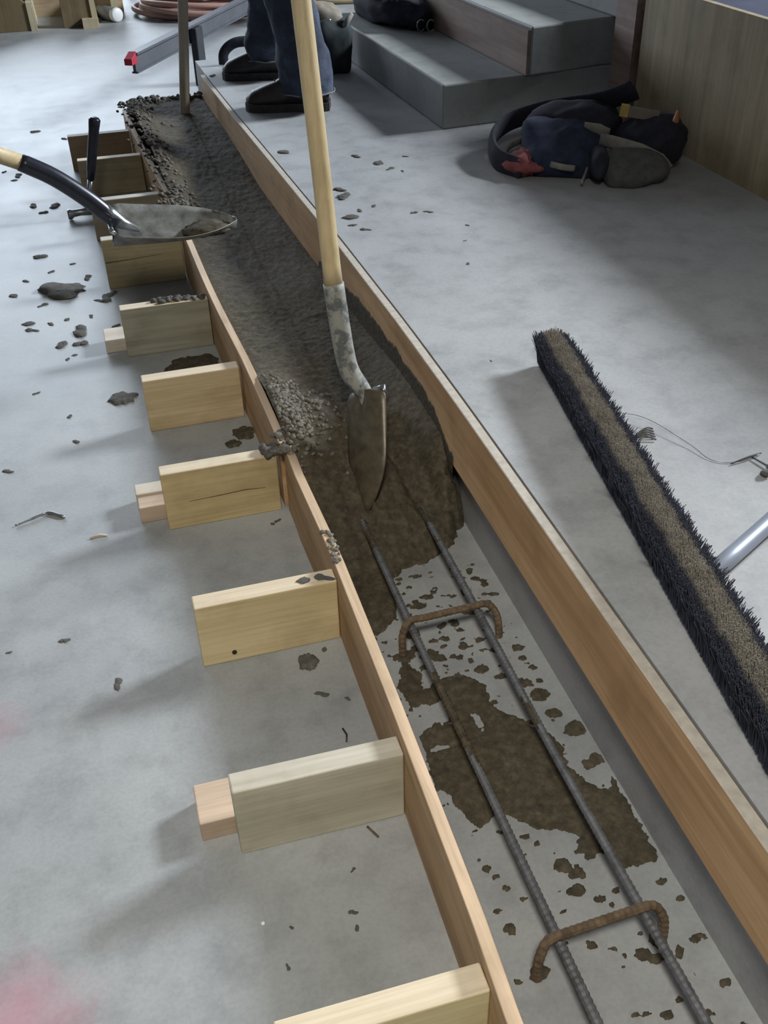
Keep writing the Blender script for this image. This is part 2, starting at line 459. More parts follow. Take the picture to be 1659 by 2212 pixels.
# ------------------------------------------------------------------ wet concrete in the trench
def ss(a, b, x):
    t = min(1, max(0, (x-a)/(b-a))); return t*t*(3-2*t)
YF = [(.28, 1.42), (.315, 1.34), (.36, 1.31), (.395, 1.345), (.42, 1.42), (.428, 1.49), (.47, 1.505), (.53, 1.520), (.575, 1.55), (.60, 1.585), (.63, 1.62)]
def pour_h(x, y):
    a = fi(y); bb = se(y)-.003
    u = (x-a)/(bb-a)
    yf = float(np.interp(x, *zip(*YF))) + .014*noise.noise(Vector((x*45, y*45, 1))) + .008*noise.noise(Vector((x*110, y*110, 4)))
    t = y - yf
    if x < .425 and yf < 1.49:      # thin tongue lying along the form
        t2 = y - 1.50 - .02*noise.noise(Vector((x*30, 0, 2)))
        thin = -.006 + .016*ss(0, .05, t) if t > -.05 else -.02
        h = max(thin, -.02 + float(np.interp(t2, [-.02, 0, .1, .2, .36], [0, .03, .068, .125, .172])))
    else:
        tt = t*(1 + 2.2*ss(.78, 1.0, u))
        h = float(np.interp(tt, [-.03, -.004, 0, .03, .1, .19, .33], [-.02, -.006, .004, .024, .058, .115, .150]))
    if y > 1.55:
        h += ss(1.55, 1.9, y)*(.008*noise.noise(Vector((x*6, y*4, 7))) + .002*noise.noise(Vector((x*28, y*22, 3))))
        h += .05*ss(3.3, 4.4, y)*(1-.2*u) - .012*ss(2.3, 3.0, y)*(1-ss(3.3, 4.0, y))
        # ridge heaped against and over the form
        h += .045*math.exp(-((u-.03)/.16)**2)*(ss(1.66, 1.78, y)*(1-ss(1.98, 2.2, y))*.75 + ss(3.2, 3.6, y)*(1-ss(4.4, 4.7, y))*.8)
        h += .022*math.exp(-((u-.30)/.12)**2)*math.exp(-((y-1.88)/.10)**2)
        # furrow left by the shovel
        h -= .02*math.exp(-((x-.50+.22*(y-1.75))/.012)**2)*ss(1.58, 1.64, y)*(1-ss(1.8, 1.9, y))
        # hump pressed up on the board
        h += .028*ss(.72, 1.0, u)*ss(1.62, 1.74, y)*(1-ss(2.0, 2.4, y))
    if h > .01:
        h += .0018*noise.noise(Vector((x*60, y*60, 3))) + .0022*noise.noise(Vector((x*150, y*150, 9)))
    return h
v = []; f = []
def grid(ylist, nx, fn, x0f, x1f):
    idx = {}; V0 = []; F0 = []; H = []
    for j, y in enumerate(ylist):
        for i in range(nx+1):
            x = x0f(y) + (x1f(y)-x0f(y))*i/nx
            h = fn(x, y); V0.append((x, y, h)); H.append(h)
    n = nx+1
    for j in range(len(ylist)-1):
        for i in range(nx):
            q = (j*n+i, j*n+i+1, (j+1)*n+i+1, (j+1)*n+i)
            if max(H[k] for k in q) > 0: F0.append(q)
    used = sorted({k for q in F0 for k in q}); mp = {k: i for i, k in enumerate(used)}
    return [(V0[k][0], V0[k][1], max(V0[k][2], -.03)) for k in used], [tuple(mp[k] for k in q) for q in F0]
ylist = list(np.arange(1.26, 2.5, .005)) + list(np.arange(2.5, 4.70, .010)) + [4.70]
v, f = grid(ylist, 64, pour_h, lambda y: fi(y)+.001-(.006 if y > 1.79 else 0), lambda y: se(y)-.022 if y > 1.64 else se(y)-.001)
# far face of the heap
pour = mesh('wet_concrete', v, f, m_wet, smooth=True)
tag(pour, 'dark olive-brown wet concrete poured between form and platform', 'wet concrete', kind='stuff')
# end stop board at the far end
v, f = box((.185, 4.705, 0), (.53, 4.725, .17))
tag(bevel(mesh('end_form_board', v, f, m_form, org=(.185, 4.705, 0)), .001), 'short plywood end stop behind the far heap of concrete', 'form board')

# smear of concrete climbing the riser board
v = []; f = []
yy = list(np.arange(1.63, 2.75, .006))
for y in yy:
    top = .165 + .055*ss(1.63, 1.8, y)*(1-ss(2.25, 2.75, y)) + .014*noise.noise(Vector((y*16, 1, 2))) + .008*noise.noise(Vector((y*60, 5, 2)))
    x = se(y)-.022
    v += [(x+.001, y, .10), (x-.002, y, .10), (x-.0015, y, top-.006), (x+.001, y, top)]
for i in range(len(yy)-1):
    for k in range(3): f.append((4*i+k, 4*i+k+1, 4*i+k+5, 4*i+k+4))
sm = mesh('smear', v, f, m_wet, pour); sm['kind'] = 'stuff'

# aggregate lumps heaped by the form (lighter, drying)
def lumps(name, spots, mat, lab, nu=9, nv=6):
    parts = []
    for k, (x, y, z, r) in enumerate(spots):
        parts.append(sph((x, y, z), (r*random.uniform(.8, 1.25), r*random.uniform(.8, 1.25), r*random.uniform(.6, .95)), nu, nv, 1, .5, 1.1/r, k*1.3))
    v, f = join(parts); return tag(mesh(name, v, f, mat, smooth=True), lab, 'concrete lumps', kind='stuff')
sp_ = []
for k in range(420):
    y = random.gauss(1.90, .075); x = fi(y) + abs(random.gauss(.03, .04)) + max(0, (y-1.85))*.02
    if x < .43: sp_.append((x, y, pour_h(x, y)+.001, random.uniform(.0025, .0065)))
for k in range(26):
    y = random.uniform(1.74, 1.84); x = fi(y) + random.uniform(-.028, .01); sp_.append((x, y, FH+random.uniform(-.004, .006), random.uniform(.004, .010)))
lumps('aggregate_heap', sp_, m_wetlight, 'light grey stony lumps heaped against the form left of the shovel blade')
sp_ = []
for k in range(420):
    y = random.choice((random.gauss(3.42, .10), random.gauss(3.95, .16), random.gauss(4.45, .12)))
    y = min(4.66, y); x = fi(y) + random.gauss(.01, .03)
    sp_.append((x, y, max(FH+.004 if x < fi(y)+.004 else 0, pour_h(x, y)) + .001, random.uniform(.004, .009)))
lumps('aggregate_ridge', sp_, m_wetlight, 'light grey stony concrete spilling over the far part of the form')
sp_ = []
for k in range(220):
    x = random.uniform(.19, .51); sp_.append((x, random.gauss(4.68, .02), .195+random.uniform(-.02, .012), random.uniform(.006, .013)))
lumps('aggregate_end_heap', sp_, m_crumb, 'dark stony crest of concrete at the far end of the pour')
sp_ = []
for k in range(26):
    y = random.uniform(1.36, 1.46); sp_.append((fi(y)-random.uniform(0, .017), y, FH+.001, random.uniform(.003, .006)))
lumps('form_top_crust', sp_, m_wetlight, 'grey concrete crust on the form top beside the clean yellow brace')
sp_ = [(fi(1.8)-.035+random.uniform(-.02, .02), 1.80+random.uniform(-.016, .012), .142+random.uniform(0, .008), random.uniform(.008, .014)) for k in range(14)]
lumps('brace_top_clump', sp_, m_crumb, 'wet clump on the right end of the yellow mottled brace')
sp_ = [(.08+.16*random.random(), 2.655+random.uniform(-.012, .012), .144, random.uniform(.005, .011)) for k in range(26)]
lumps('brace_top_crumbs', sp_, m_crumb, 'row of crumbs on the top edge of the grey-green brace')

# ------------------------------------------------------------------ puddle and splashes on the trench floor
PUD = [(.359,1.227),(.371,1.253),(.396,1.215),(.386,1.173),(.431,1.19),(.473,1.183),(.494,1.15),(.488,1.117),(.492,1.09),(.514,1.074),(.539,1.031),(.557,1.017),(.565,.98),(.554,.949),(.564,.921),(.584,.891),(.598,.881),(.613,.905),(.613,.882),(.613,.827),(.612,.765),(.608,.744),(.59,.745),(.55,.747),(.538,.778),(.497,.791),(.513,.818),(.486,.838),(.464,.844),(.431,.88),(.41,.89),(.377,.872),(.366,.893),(.354,.947),(.34,.975),(.343,1.024),(.346,1.074),(.381,1.095),(.408,1.081),(.413,1.136),(.385,1.136),(.353,1.14),(.345,1.192)]
SPL = [(.602,1.011,.0165),(.588,.938,.011),(.606,.942,.012),(.575,1.102,.0147),(.559,1.136,.0118),(.58,1.055,.0109),(.501,1.19,.0106),(.585,1.22,.009),(.41,1.314,.0136),(.447,1.385,.0103),(.472,1.405,.0094),(.531,1.343,.0119),(.578,1.43,.0085),(.47,.778,.0114),(.485,.761,.010),(.517,.784,.0091),(.472,.734,.0112),(.44,.84,.0062),(.451,.825,.0049),(.361,.804,.0054),(.368,.791,.0041),(.379,.766,.0051),(.44,.71,.0042),(.525,.718,.0043),(.593,.714,.0058),(.607,.682,.005),(.593,.619,.007),(.607,.621,.0046),(.563,.607,.0055),(.567,.613,.0051),(.601,.554,.0072),(.517,.621,.0104),(.53,.61,.0084),(.492,.626,.0037),(.479,.64,.0053),(.467,.551,.0043),(.481,.547,.0038),(.532,.55,.0041),(.506,.539,.0066),(.407,1.276,.0095),(.544,1.232,.0073),(.49,1.256,.0093),(.464,1.284,.0076),(.59,1.168,.0061),(.526,1.164,.0078),(.557,.524,.0041),(.395,.746,.0033),(.498,.722,.0037),(.472,1.348,.007),(.497,1.313,.0088),(.37,.636,.012),(.381,1.262,.016),(.42,1.25,.012),(.44,1.24,.010),(.545,.632,.011)]
rs = random.Random(3)
for k in range(280):
    y = 1.5 - abs(rs.gauss(0, .42)); x = rs.uniform(.33, .60)
    if .42 < y < 1.5: SPL.append((x, y, rs.choice((.0018, .0022, .003, .004, .006))))
PA = np.array(PUD); PB = np.roll(PA, -1, 0)
gy = np.arange(.44, 1.48, .0032); gx = np.arange(.315, .616, .0032)
GX, GY = np.meshgrid(gx, gy)
D = np.full(GX.shape, 9.0); INS = np.zeros(GX.shape, bool)
for (ax, ay), (bx_, by_) in zip(PA, PB):
    dx, dy = bx_-ax, by_-ay
    t = np.clip(((GX-ax)*dx + (GY-ay)*dy)/(dx*dx+dy*dy), 0, 1)
    D = np.minimum(D, np.hypot(GX-ax-t*dx, GY-ay-t*dy))
    cr = ((ay > GY) != (by_ > GY)); xi = dx*(GY-ay)/(dy if abs(dy) > 1e-9 else 1e-9)+ax
    INS ^= cr & (GX < xi)
S = np.where(INS, D, -D)
for (cx, cy, r) in SPL:
    S = np.maximum(S, r - np.hypot((GX-cx)*.8, GY-cy))
for (cx, cy, ra, rb_) in ((.452, 1.075, .007, .02), (.372, 1.04, .018, .005)):   # bare patches in the puddle
    S = np.minimum(S, (np.hypot((GX-cx)/ra, (GY-cy)/rb_)-1)*.006)
v = []; f = []; ny, nx = GX.shape
Hh = np.zeros(GX.shape)
for j in range(ny):
    for i in range(nx):
        if S[j, i] > -.012:
            p = Vector((GX[j, i], GY[j, i], 0))
            s = S[j, i] + .0050*noise.noise(p*60) + .0036*noise.noise(p*170)
            Hh[j, i] = (min(.0045, .0008 + s*.22) + .0009*noise.noise(p*130 + Vector((0, 0, 5)))) if s > 0 else max(-.006, s*1.2)
        else: Hh[j, i] = -.006
ids = {}
for j in range(ny-1):
    for i in range(nx-1):
        q = ((j, i), (j, i+1), (j+1, i+1), (j+1, i))
        if max(Hh[a] for a in q) > 0:
            fc = []
            for a in q:
                if a not in ids: ids[a] = len(v); v.append((GX[a], GY[a], Hh[a]))
                fc.append(ids[a])
            f.append(tuple(fc))
tag(mesh('concrete_puddle', v, f, m_wet, smooth=True), 'thin olive-brown puddle and splashes of wet concrete on the trench floor', 'puddle', kind='stuff')

# ------------------------------------------------------------------ reinforcing bars
def rebar(path, r, name, mat, lab, grp, step=.0045):
    P = smooth_path(path, 40); L = [0]
    for a, b in zip(P, P[1:]): L.append(L[-1]+np.linalg.norm(b-a))
    n = int(L[-1]/step); Q = []; Rr = []
    PA_ = np.array(P)
    for k in range(n+1):
        s = L[-1]*k/n
        Q.append([np.interp(s, L, PA_[:, i]) for i in range(3)]); Rr.append(r*(1.10 if k % 2 == 0 else .95))
    v, f = tube(Q, Rr, 9)
    o = mesh(name, v, f, mat); o.data.materials.append(m_wet)
    for p in o.data.polygons:      # bars caked with mix where they lie in the puddle
        c = p.center
        if mat is m_rebar and noise.noise(Vector((c.x*60, c.y*14, c.z*60))) + .8*(1-abs(c.y-1.04)/.11)*(1 if c.x < .45 else .45) > .30: p.material_index = 1
        if mat is m_rebar and c.y > 1.5 and noise.noise(Vector((c.x*60, c.y*20, c.z*60))) > .3-(c.y-1.5)*3: p.material_index = 1
    return tag(o, lab, 'rebar', grp)
rebar([(.398, -.7, .050), (.400, .3, .050), (.400, .9, .050), (.399, 1.3, .051), (.401, 1.75, .052)], .0068, 'reinforcing_bar', m_rebar, 'ribbed grey rebar on the left, closer to the plywood form', 'long rebars in the trench')
rebar([(.528, -.7, .050), (.528, .3, .050), (.524, .9, .050), (.528, 1.3, .051), (.529, 1.85, .052)], .0068, 'reinforcing_bar', m_rebar, 'ribbed grey rebar on the right, closer to the raised platform', 'long rebars in the trench')
rebar([(.366, .632, -.02), (.366, .632, .02), (.369, .635, .045), (.384, .643, .064), (.42, .645, .065), (.50, .648, .065), (.535, .648, .064), (.549, .640, .046), (.551, .634, .02), (.551, .632, -.02)], .0066, 'dowel_hoop', m_rust, 'rusty bent dowel hoop nearest the camera over the rebars', 'rusty dowel hoops')
rebar([(.377, 1.262, -.02), (.377, 1.264, .02), (.380, 1.272, .046), (.396, 1.281, .065), (.43, 1.282, .065), (.51, 1.284, .065), (.545, 1.284, .064), (.560, 1.274, .046), (.562, 1.262, .02), (.562, 1.258, -.02)], .0066, 'dowel_hoop', m_rust, 'rusty bent dowel hoop farther off, next to the tongue of concrete', 'rusty dowel hoops')

# ------------------------------------------------------------------ shovels
def blade_mesh(S0, Dv, Wv, L, hw, dish, ns=16, nt_=12, curl=0.0, shape=2.2, start=.45, thick=.003):
    Dv = V(*Dv); Dv /= np.linalg.norm(Dv); Wv = V(*Wv); Wv -= Dv*(Wv@Dv); Wv /= np.linalg.norm(Wv); Nn = np.cross(Wv, Dv)
    v = []; f = []
    for side in (0, 1):
        for i in range(ns+1):
            s = i/ns
            w = hw*(1-max(0, (s-start)/(1-start))**shape*.93)*(0.86+.14*min(1, s/.06))
            for j in range(nt_+1):
                t = -1+2*j/nt_
                sag = dish*(t*t-1)*(1-.6*s) + curl*s*s
                frog = .010*math.exp(-(t/.22)**2)*(1-ss(0, .4, s))
                p = V(*S0) + Dv*L*s + Wv*w*t + Nn*(sag+frog - side*thick)
                v.append(p)
    m = nt_+1; o = (ns+1)*m
    for i in range(ns):
        for j in range(nt_):
            q = (i*m+j, i*m+j+1, (i+1)*m+j+1, (i+1)*m+j); f.append(q); f.append(tuple(o+k for k in q[::-1]))
    rim = [j for j in range(m)] + [i*m+nt_ for i in range(1, ns+1)] + [ns*m+j for j in range(nt_-1, -1, -1)] + [i*m for i in range(ns-1, 0, -1)]
    for a, b_ in zip(rim, rim[1:]+rim[:1]): f.append((a, b_, o+b_, o+a))
    return v, f

sh = thing('shovel', 'long-handled shovel with cement-smeared socket, its blade stuck in the concrete', 'shovel', (.46, 1.78, .25))
og = (.46, 1.78, .25)
v, f = tube(smooth_path([(.398, 2.03, 1.46), (.402, 1.985, 1.22), (.407, 1.935, .978), (.412, 1.884, .72), (.4155, 1.838, .48)], 6), [.0185]*24+[.0195], 16)
mesh('handle', v, f, m_pole, sh, og, True)
pth = smooth_path([(.4155, 1.838, .482), (.420, 1.826, .41), (.426, 1.813, .335), (.433, 1.803, .298), (.447, 1.790, .272), (.457, 1.778, .252), (.454, 1.757, .222)], 6)
v, f = tube(pth, list(np.interp(np.linspace(0, 1, len(pth)), [0, .5, .66, .82, 1], [.0215, .021, .020, .017, .009])), 16)
mesh('socket', v, f, m_cemsteel, sh, og, True)
v, f = blade_mesh((.461, 1.783, .258), (-.17, -.60, -.78), (.50, -.78, .52), .25, .062, .018)
mesh('blade', v, f, m_wetsteel, sh, og, True)
# rolled foot step at the near shoulder
v, f = tube([(.461+.012, 1.783-.020, .258+.014), (.461+.026, 1.783-.041, .258+.028), (.461+.026, 1.783-.050, .258+.014)], [.005, .006, .004], 8)
mesh('foot_step', v, f, m_steel, sh, og, True)

sh = thing('shovel', 'raised shovel with black socket scooping over the form from the left', 'shovel', (.02, 2.6, .40))
og = (.02, 2.6, .40)
v, f = tube([(-1.25, 2.47, 1.08), (-.60, 2.555, .775), (-.30, 2.592, .634), (-.165, 2.60, .566)], .0195, 16)
mesh('handle', v, f, m_pole, sh, og, True)
pth = smooth_path([(-.168, 2.60, .568), (-.10, 2.60, .525), (-.035, 2.60, .468), (.005, 2.60, .425), (.030, 2.60, .395)], 6)
v, f = tube(pth, list(np.interp(np.linspace(0, 1, len(pth)), [0, .7, 1], [.0215, .0225, .021])), 16)
mesh('socket', v, f, m_blk, sh, og, True)
v, f = tube([(.000, 2.60, .431), (.02, 2.60, .412), (.045, 2.60, .390), (.085, 2.60, .368)], [.022, .021, .015, .006], 14)
mesh('frog', v, f, m_steel, sh, og, True)
v, f = blade_mesh((.022, 2.60, .402), (.975, -.02, -.17), (.05, 1, .12), .315, .095, -.062, curl=-.022, shape=2.6, start=.35)
mesh('blade', v, f, m_bladegrey, sh, og, True)
for s in (-1, 1):
    v, f = tube([(.012, 2.60+s*.03, .402), (.014, 2.60+s*.088, .404), (.022, 2.60+s*.092, .397)], [.0055, .006, .004], 8)
    mesh('foot_step', v, f, m_chrome, sh, og, True)
v, f = sph((.258, 2.60, .352), (.070, .050, .016), 30, 16, 1, .35, 28, 3)
tag(mesh('concrete_scoop', v, f, m_wet, smooth=True), 'small heap of wet concrete on the tip of the raised shovel', 'wet concrete')

# standing pole in the far concrete
v, f = tube([(.386, 4.45, -.0+.02), (.404, 4.45, .153), (.459, 4.45, .616), (.54, 4.45, 1.29)], [.021, .021, .0205, .018], 14)
p3 = mesh('wooden_pole', v, f, m_pole2, org=(.386, 4.45, .02), smooth=True)
tag(p3, 'thin weathered wooden tool handle standing upright in the far concrete', 'pole')

# hammer standing on its head
hm = thing('hammer', 'hammer with blue-black rubber grip standing upright between two braces', 'hammer', (-.05, 3.85, 0))
og = (-.05, 3.85, 0)
v, f = tube([(-.020, 3.85, .138), (-.010, 3.85, .178), (.006, 3.85, .24), (.024, 3.85, .31), (.033, 3.85, .345), (.035, 3.85, .352)], [.013, .0165, .018, .0185, .021, .015], 14)
mesh('grip', v, f, m_blk, hm, og, True)
v, f = tube([(-.050, 3.85, .03), (-.020, 3.85, .142)], .0095, 12)
mesh('shaft', v, f, m_steel, hm, og, True)
v, f = join([tube([(-.125, 3.85, .020), (-.115, 3.85, .020), (-.105, 3.85, .022), (-.08, 3.85, .024), (-.03, 3.85, .024)], [.018, .020, .014, .013, .016], 12),
             tube([(-.04, 3.842, .024), (.0, 3.835, .022), (.03, 3.83, .012)], [.012, .009, .004], 8),
             tube([(-.04, 3.858, .024), (.0, 3.865, .022), (.03, 3.87, .012)], [.012, .009, .004], 8)])
mesh('head', v, f, m_steel, hm, og, True)

# ------------------------------------------------------------------ broom, bristles up
BA = np.array((.845, 1.722)); BB = np.array((.692, .722)); dd = (BB-BA)/np.linalg.norm(BB-BA)
BL = 1.16; ctr = BA + dd*BL/2; ang = math.atan2(dd[1], dd[0]) + math.pi/2   # local -y runs along dd
br = thing('push_broom', 'long push broom lying bristles up with dark blue bristles and dusty tan middle', 'broom', (ctr[0], ctr[1], ZS))
br.rotation_euler = (0, 0, ang)
v, f = box((-.024, -BL/2+.006, 0), (.024, BL/2-.006, .024))
bevel(mesh('block', v, f, m_broomblock, br), .006, 2)
v = []; f = []
rr = random.Random(11)
for k in range(24000):
    y = rr.uniform(-BL/2+.004, BL/2-.004); x = rr.uniform(-.027, .027)
    edge = abs(x)/.027
    lean = x/.027*.010*(edge**.5) + rr.gauss(0, .0025) + (rr.gauss(0, .004)+math.copysign(.003, x) if edge > .75 and rr.random() < .3 else 0)
    ly = rr.gauss(0, .004) + (.016*max(0, (abs(y)-BL/2+.03)/.03)*(1 if y > 0 else -1))
    hgt = .074 - .010*edge**2 + rr.gauss(0, .002) + .004*noise.noise(Vector((x*60, y*22, 0)))
    if rr.random() < .012 and edge > .6: lean *= 1.9
    r = .0011; n = len(v); a0 = rr.random()*6.28
    for (tt, rf) in ((0, 1), (.55, 1), (1, .62)):
        for q in range(3): v.append((x+lean*tt*tt+r*rf*math.cos(a0+q*2.094), y+ly*tt*tt+r*rf*math.sin(a0+q*2.094), .006+(hgt-.006)*tt))
    for q in range(3):
        p = (q+1) % 3
        f.append((n+q, n+p, n+3+p, n+3+q)); f.append((n+3+q, n+3+p, n+6+p, n+6+q))
    f.append((n+6, n+7, n+8))
bo = mesh('bristles', v, f, m_brist, br); bo['kind'] = 'stuff'
def loc(wx, wy, z):   # world point to broom-local
    q = rz(-ang) @ V(wx-ctr[0], wy-ctr[1], 0); return (q[0], q[1], z)
v, f = tube([loc(.745, .966, .018), loc(.84, 1.019, .017), loc(.93, 1.069, .016), loc(1.62, 1.452, .016)], .0145, 14)
mesh('handle', v, f, m_bluehandle, br, smooth=True)

# wire scrap and debris on the platform behind the broom
v, f = tube(smooth_path([(.80, 1.50, ZS+.002), (.903, 1.455, ZS+.012), (.95, 1.348, ZS+.006), (.965, 1.286, ZS+.002), (1.003, 1.265, ZS+.002), (1.055, 1.272, ZS+.004)], 8), .0006, 6)
tag(mesh('wire_scrap', v, f, m_steel, smooth=True), 'thin bright wire curling out behind the broom', 'wire')
v, f = join([tube([(.99, 1.262, ZS+.003), (1.03, 1.268, ZS+.006), (1.06, 1.275, ZS+.004)], [.001, .002, .0012], 6),
             tube([(1.036, 1.270, ZS+.004), (1.045, 1.235, ZS+.005), (1.03, 1.205, ZS+.004)], [.0015, .002, .001], 6),
             sph((1.028, 1.213, ZS+.007), (.010, .008, .006), 10, 7, 1, .4, 90, 2), sph((1.048, 1.222, ZS+.008), (.012, .010, .008), 10, 7, 1, .4, 90, 5)])
tag(mesh('debris_tuft', v, f, m_greyfab, smooth=True), 'dark twiggy debris tuft at the right edge above the broom handle', 'debris')
v, f = join([tube(smooth_path([(.865+.006*k, 1.395+.004*k, ZS+.002), (.885+.005*k, 1.388+.006*k, ZS+.008), (.905+.003*k, 1.375+.009*k, ZS+.004)], 4), .0016, 5) for k in range(5)])
tag(mesh('bristle_tuft', v, f, m_greyfab, smooth=True), 'small loose tuft of bristles beside the broom', 'debris')

# ------------------------------------------------------------------ tool belt by the plywood wall
tb = thing('tool_belt', 'dark tool belt with pouches heaped on the platform by the plywood wall', 'tool belt', (1.5, 2.95, ZS))
og = (1.5, 2.95, ZS)
path = smooth_path([(1.262, 2.875, .315), (1.225, 2.985, .325), (1.262, 3.12, .345), (1.345, 3.20, .368), (1.45, 3.20, .392), (1.54, 3.15, .415), (1.61, 3.06, .445), (1.672, 2.97, .492)], 8)
v, f = tube(path, .036, 14, True, .35, (0, 0, 1))
mesh('belt', v, f, m_dark, tb, og, True)
v, f = tube(smooth_path([(1.268, 3.03, .318), (1.315, 3.085, .330), (1.39, 3.11, .338), (1.45, 3.10, .345)], 6), .011, 8, True, .4, (0, 0, 1))
mesh('strap', v, f, m_lightstrap, tb, og, True)
v, f = sph((1.425, 2.93, .352), (.135, .125, .064), 36, 22, .72, .22, 9, 1.5, rz(-.35) @ rx(.35), ZS+.001)
mesh('pouch', v, f, m_navyfab, tb, og, True)
v, f = sph((1.53, 3.03, .395), (.15, .10, .060), 32, 18, .8, .28, 8, 5.5, rz(-.4), ZS+.001)
mesh('pouch', v, f, m_dark, tb, og, True)
v, f = sph((1.690, 2.865, .365), (.105, .105, .076), 32, 18, .75, .25, 9, 9.1, rz(.3), ZS+.001)
mesh('pouch', v, f, m_dark, tb, og, True)
v, f = sph((1.572, 2.735, .325), (.105, .075, .040), 30, 16, .75, .22, 10, 2.2, rz(-.15) @ rx(.45), ZS+.001)
pc = mesh('pouch', v, f, m_greyfab, tb, og, True)
v, f = sph((1.485, 2.80, .340), (.030, .120, .044), 22, 14, .85, .25, 12, 3.3, rz(-.45), ZS+.001)
mesh('hammer_loop', v, f, m_dark, tb, og, True)
v, f = tube([(1.505, 2.845, .392), (1.545, 2.80, .386), (1.60, 2.765, .372), (1.655, 2.735, .345), (1.675, 2.715, .318)], .020, 10, True, .25, (.3, -.3, .9))
mesh('pouch_band', v, f, m_lightstrap, tb, og, True)
v, f = tube([(1.475, 2.90, .415), (1.515, 2.875, .412), (1.535, 2.85, .402)], .020, 10, True, .25, (0, -.3, .9))
mesh('pouch_band', v, f, m_lightstrap, tb, og, True)
for pts in ([(1.33, 3.00, .372), (1.328, 2.955, .372), (1.325, 2.925, .352)], [(1.335, 2.825, .340), (1.365, 2.80, .335), (1.40, 2.79, .330)], [(1.40, 2.735, .302), (1.43, 2.775, .315), (1.455, 2.81, .325)]):
    v, f = tube(smooth_path(pts, 4), .010, 8, True, .4, (0, 0, 1)); mesh('strap', v, f, m_lightstrap, tb, og, True)
v, f = sph((1.292, 2.905, .325), (.050, .062, .032), 24, 14, .9, .5, 26, 4.4, rz(.4), ZS+.001)
tag(mesh('red_rag', v, f, m_red, smooth=True), 'crumpled dull red rag tucked in the left end of the tool belt', 'rag')
tp = thing('folding_ruler', 'yellow ruler sticking out of the tool belt pouch', 'ruler', (1.66, 2.90, .44))
v, f = box((-.058, -.011, -.014), (.058, .011, .014)); R3 = rz(-.55) @ ry(.12)
mesh('body', [R3 @ np.array(q) + V(1.655, 2.885, .445) for q in v], f, m_tan, tp, (1.66, 2.90, .44))
v, f = box((-.062, -.013, -.016), (-.036, .013, .017))
mesh('end_hinge', [R3 @ np.array(q) + V(1.655, 2.885, .445) for q in v], f, m_yellow, tp, (1.66, 2.90, .44))
v, f = tube([(1.722, 2.795, .405), (1.740, 2.815, .432), (1.757, 2.835, .452)], [.011, .010, .007], 10)
kn = mesh('knife_handle', v, f, m_orange, smooth=True); tag(kn, 'orange knife handle in the right pouch of the tool belt', 'knife')

# ------------------------------------------------------------------ dark heap on the lower step
jk = thing('jacket', 'dark jacket or bag with metal rings dumped on the lower step', 'jacket', (1.42, 4.7, .44))
og = (1.42, 4.7, .44)
v, f = join([sph((1.38, 4.72, .50), (.12, .30, .075), 30, 20, .85, .35, 8, 2, rz(.05), .4405),
             sph((1.43, 4.55, .50), (.065, .20, .075), 26, 16, .85, .4, 9, 6, rz(.1), .4405)])
mesh('body', v, f, m_dark, jk, og, True)
v, f = sph((1.315, 4.80, .49), (.045, .16, .05), 24, 14, .8, .4, 10, 8, rz(.1), .4405)
mesh('flap', v, f, m_teal, jk, og, True)
for (cx_, cy_) in ((1.418, 4.355), (1.455, 4.335)):
    ring = [(cx_+.017*math.cos(a), cy_-.006, .472+.022*math.sin(a)) for a in np.linspace(.6, 5.6, 14)]
    v, f = tube(ring, .003, 6); mesh('ring', v, f, m_steel, jk, og, True)

# ------------------------------------------------------------------ worker
pe = None
def loft(path, rads, n=28, wr=.0, seed=0, sq=1.0):
    P = smooth_path(path, 10); Rr = np.interp(np.linspace(0, 1, len(P)), np.linspace(0, 1, len(rads)), rads)
    v = []; f = []
    for i, p in enumerate(P):
        for k in range(n):
            a = 2*math.pi*k/n; d = V(math.cos(a), math.sin(a)*sq, 0)
            w = 1 + wr*noise.noise(Vector((math.cos(a)*1.4, math.sin(a)*1.4, p[2]*13+seed))) + wr*.6*noise.noise(Vector((math.cos(a)*2.5, math.sin(a)*2.5, p[2]*30+seed)))
            v.append(p + d*Rr[i]*w)
    for i in range(len(P)-1):
        for k in range(n): f.append((i*n+k, i*n+(k+1) % n, (i+1)*n+(k+1) % n, (i+1)*n+k))
    f.append(tuple(range(n))[::-1]); f.append(tuple(range((len(P)-1)*n, len(P)*n)))
    return v, f
og = (.85, 4.2, ZS)
# body: one continuous skinned surface
bv = {'pel': (.90, 4.20, 1.20), 'sp': (.90, 4.20, 1.40), 'ch': (.87, 4.20, 1.60), 'nk': (.85, 4.20, 1.76), 'hb': (.83, 4.20, 1.83), 'ht': (.82, 4.20, 1.98),
      'ls': (.87, 4.40, 1.66), 'le': (.90, 4.50, 1.40), 'lw': (.78, 4.40, 1.25), 'lh': (.71, 4.37, 1.23),
      'rs': (.87, 4.00, 1.66), 're': (.92, 3.92, 1.40), 'rw': (.72, 3.97, 1.27), 'rh': (.64, 3.99, 1.25),
      'lk': (.84, 4.44, .80), 'la': (.80, 4.50, .40), 'rk': (.765, 3.98, .80), 'ra': (.82, 3.95, .40), 'lhip': (.90, 4.30, 1.14), 'rhip': (.90, 4.10, 1.14)}
brd = {'pel': .15, 'sp': .145, 'ch': .16, 'nk': .06, 'hb': .085, 'ht': .09, 'ls': .07, 'le': .05, 'lw': .033, 'lh': .035, 'rs': .07, 're': .05, 'rw': .033, 'rh': .035,
       'lk': .06, 'la': .045, 'rk': .06, 'ra': .045, 'lhip': .09, 'rhip': .09}
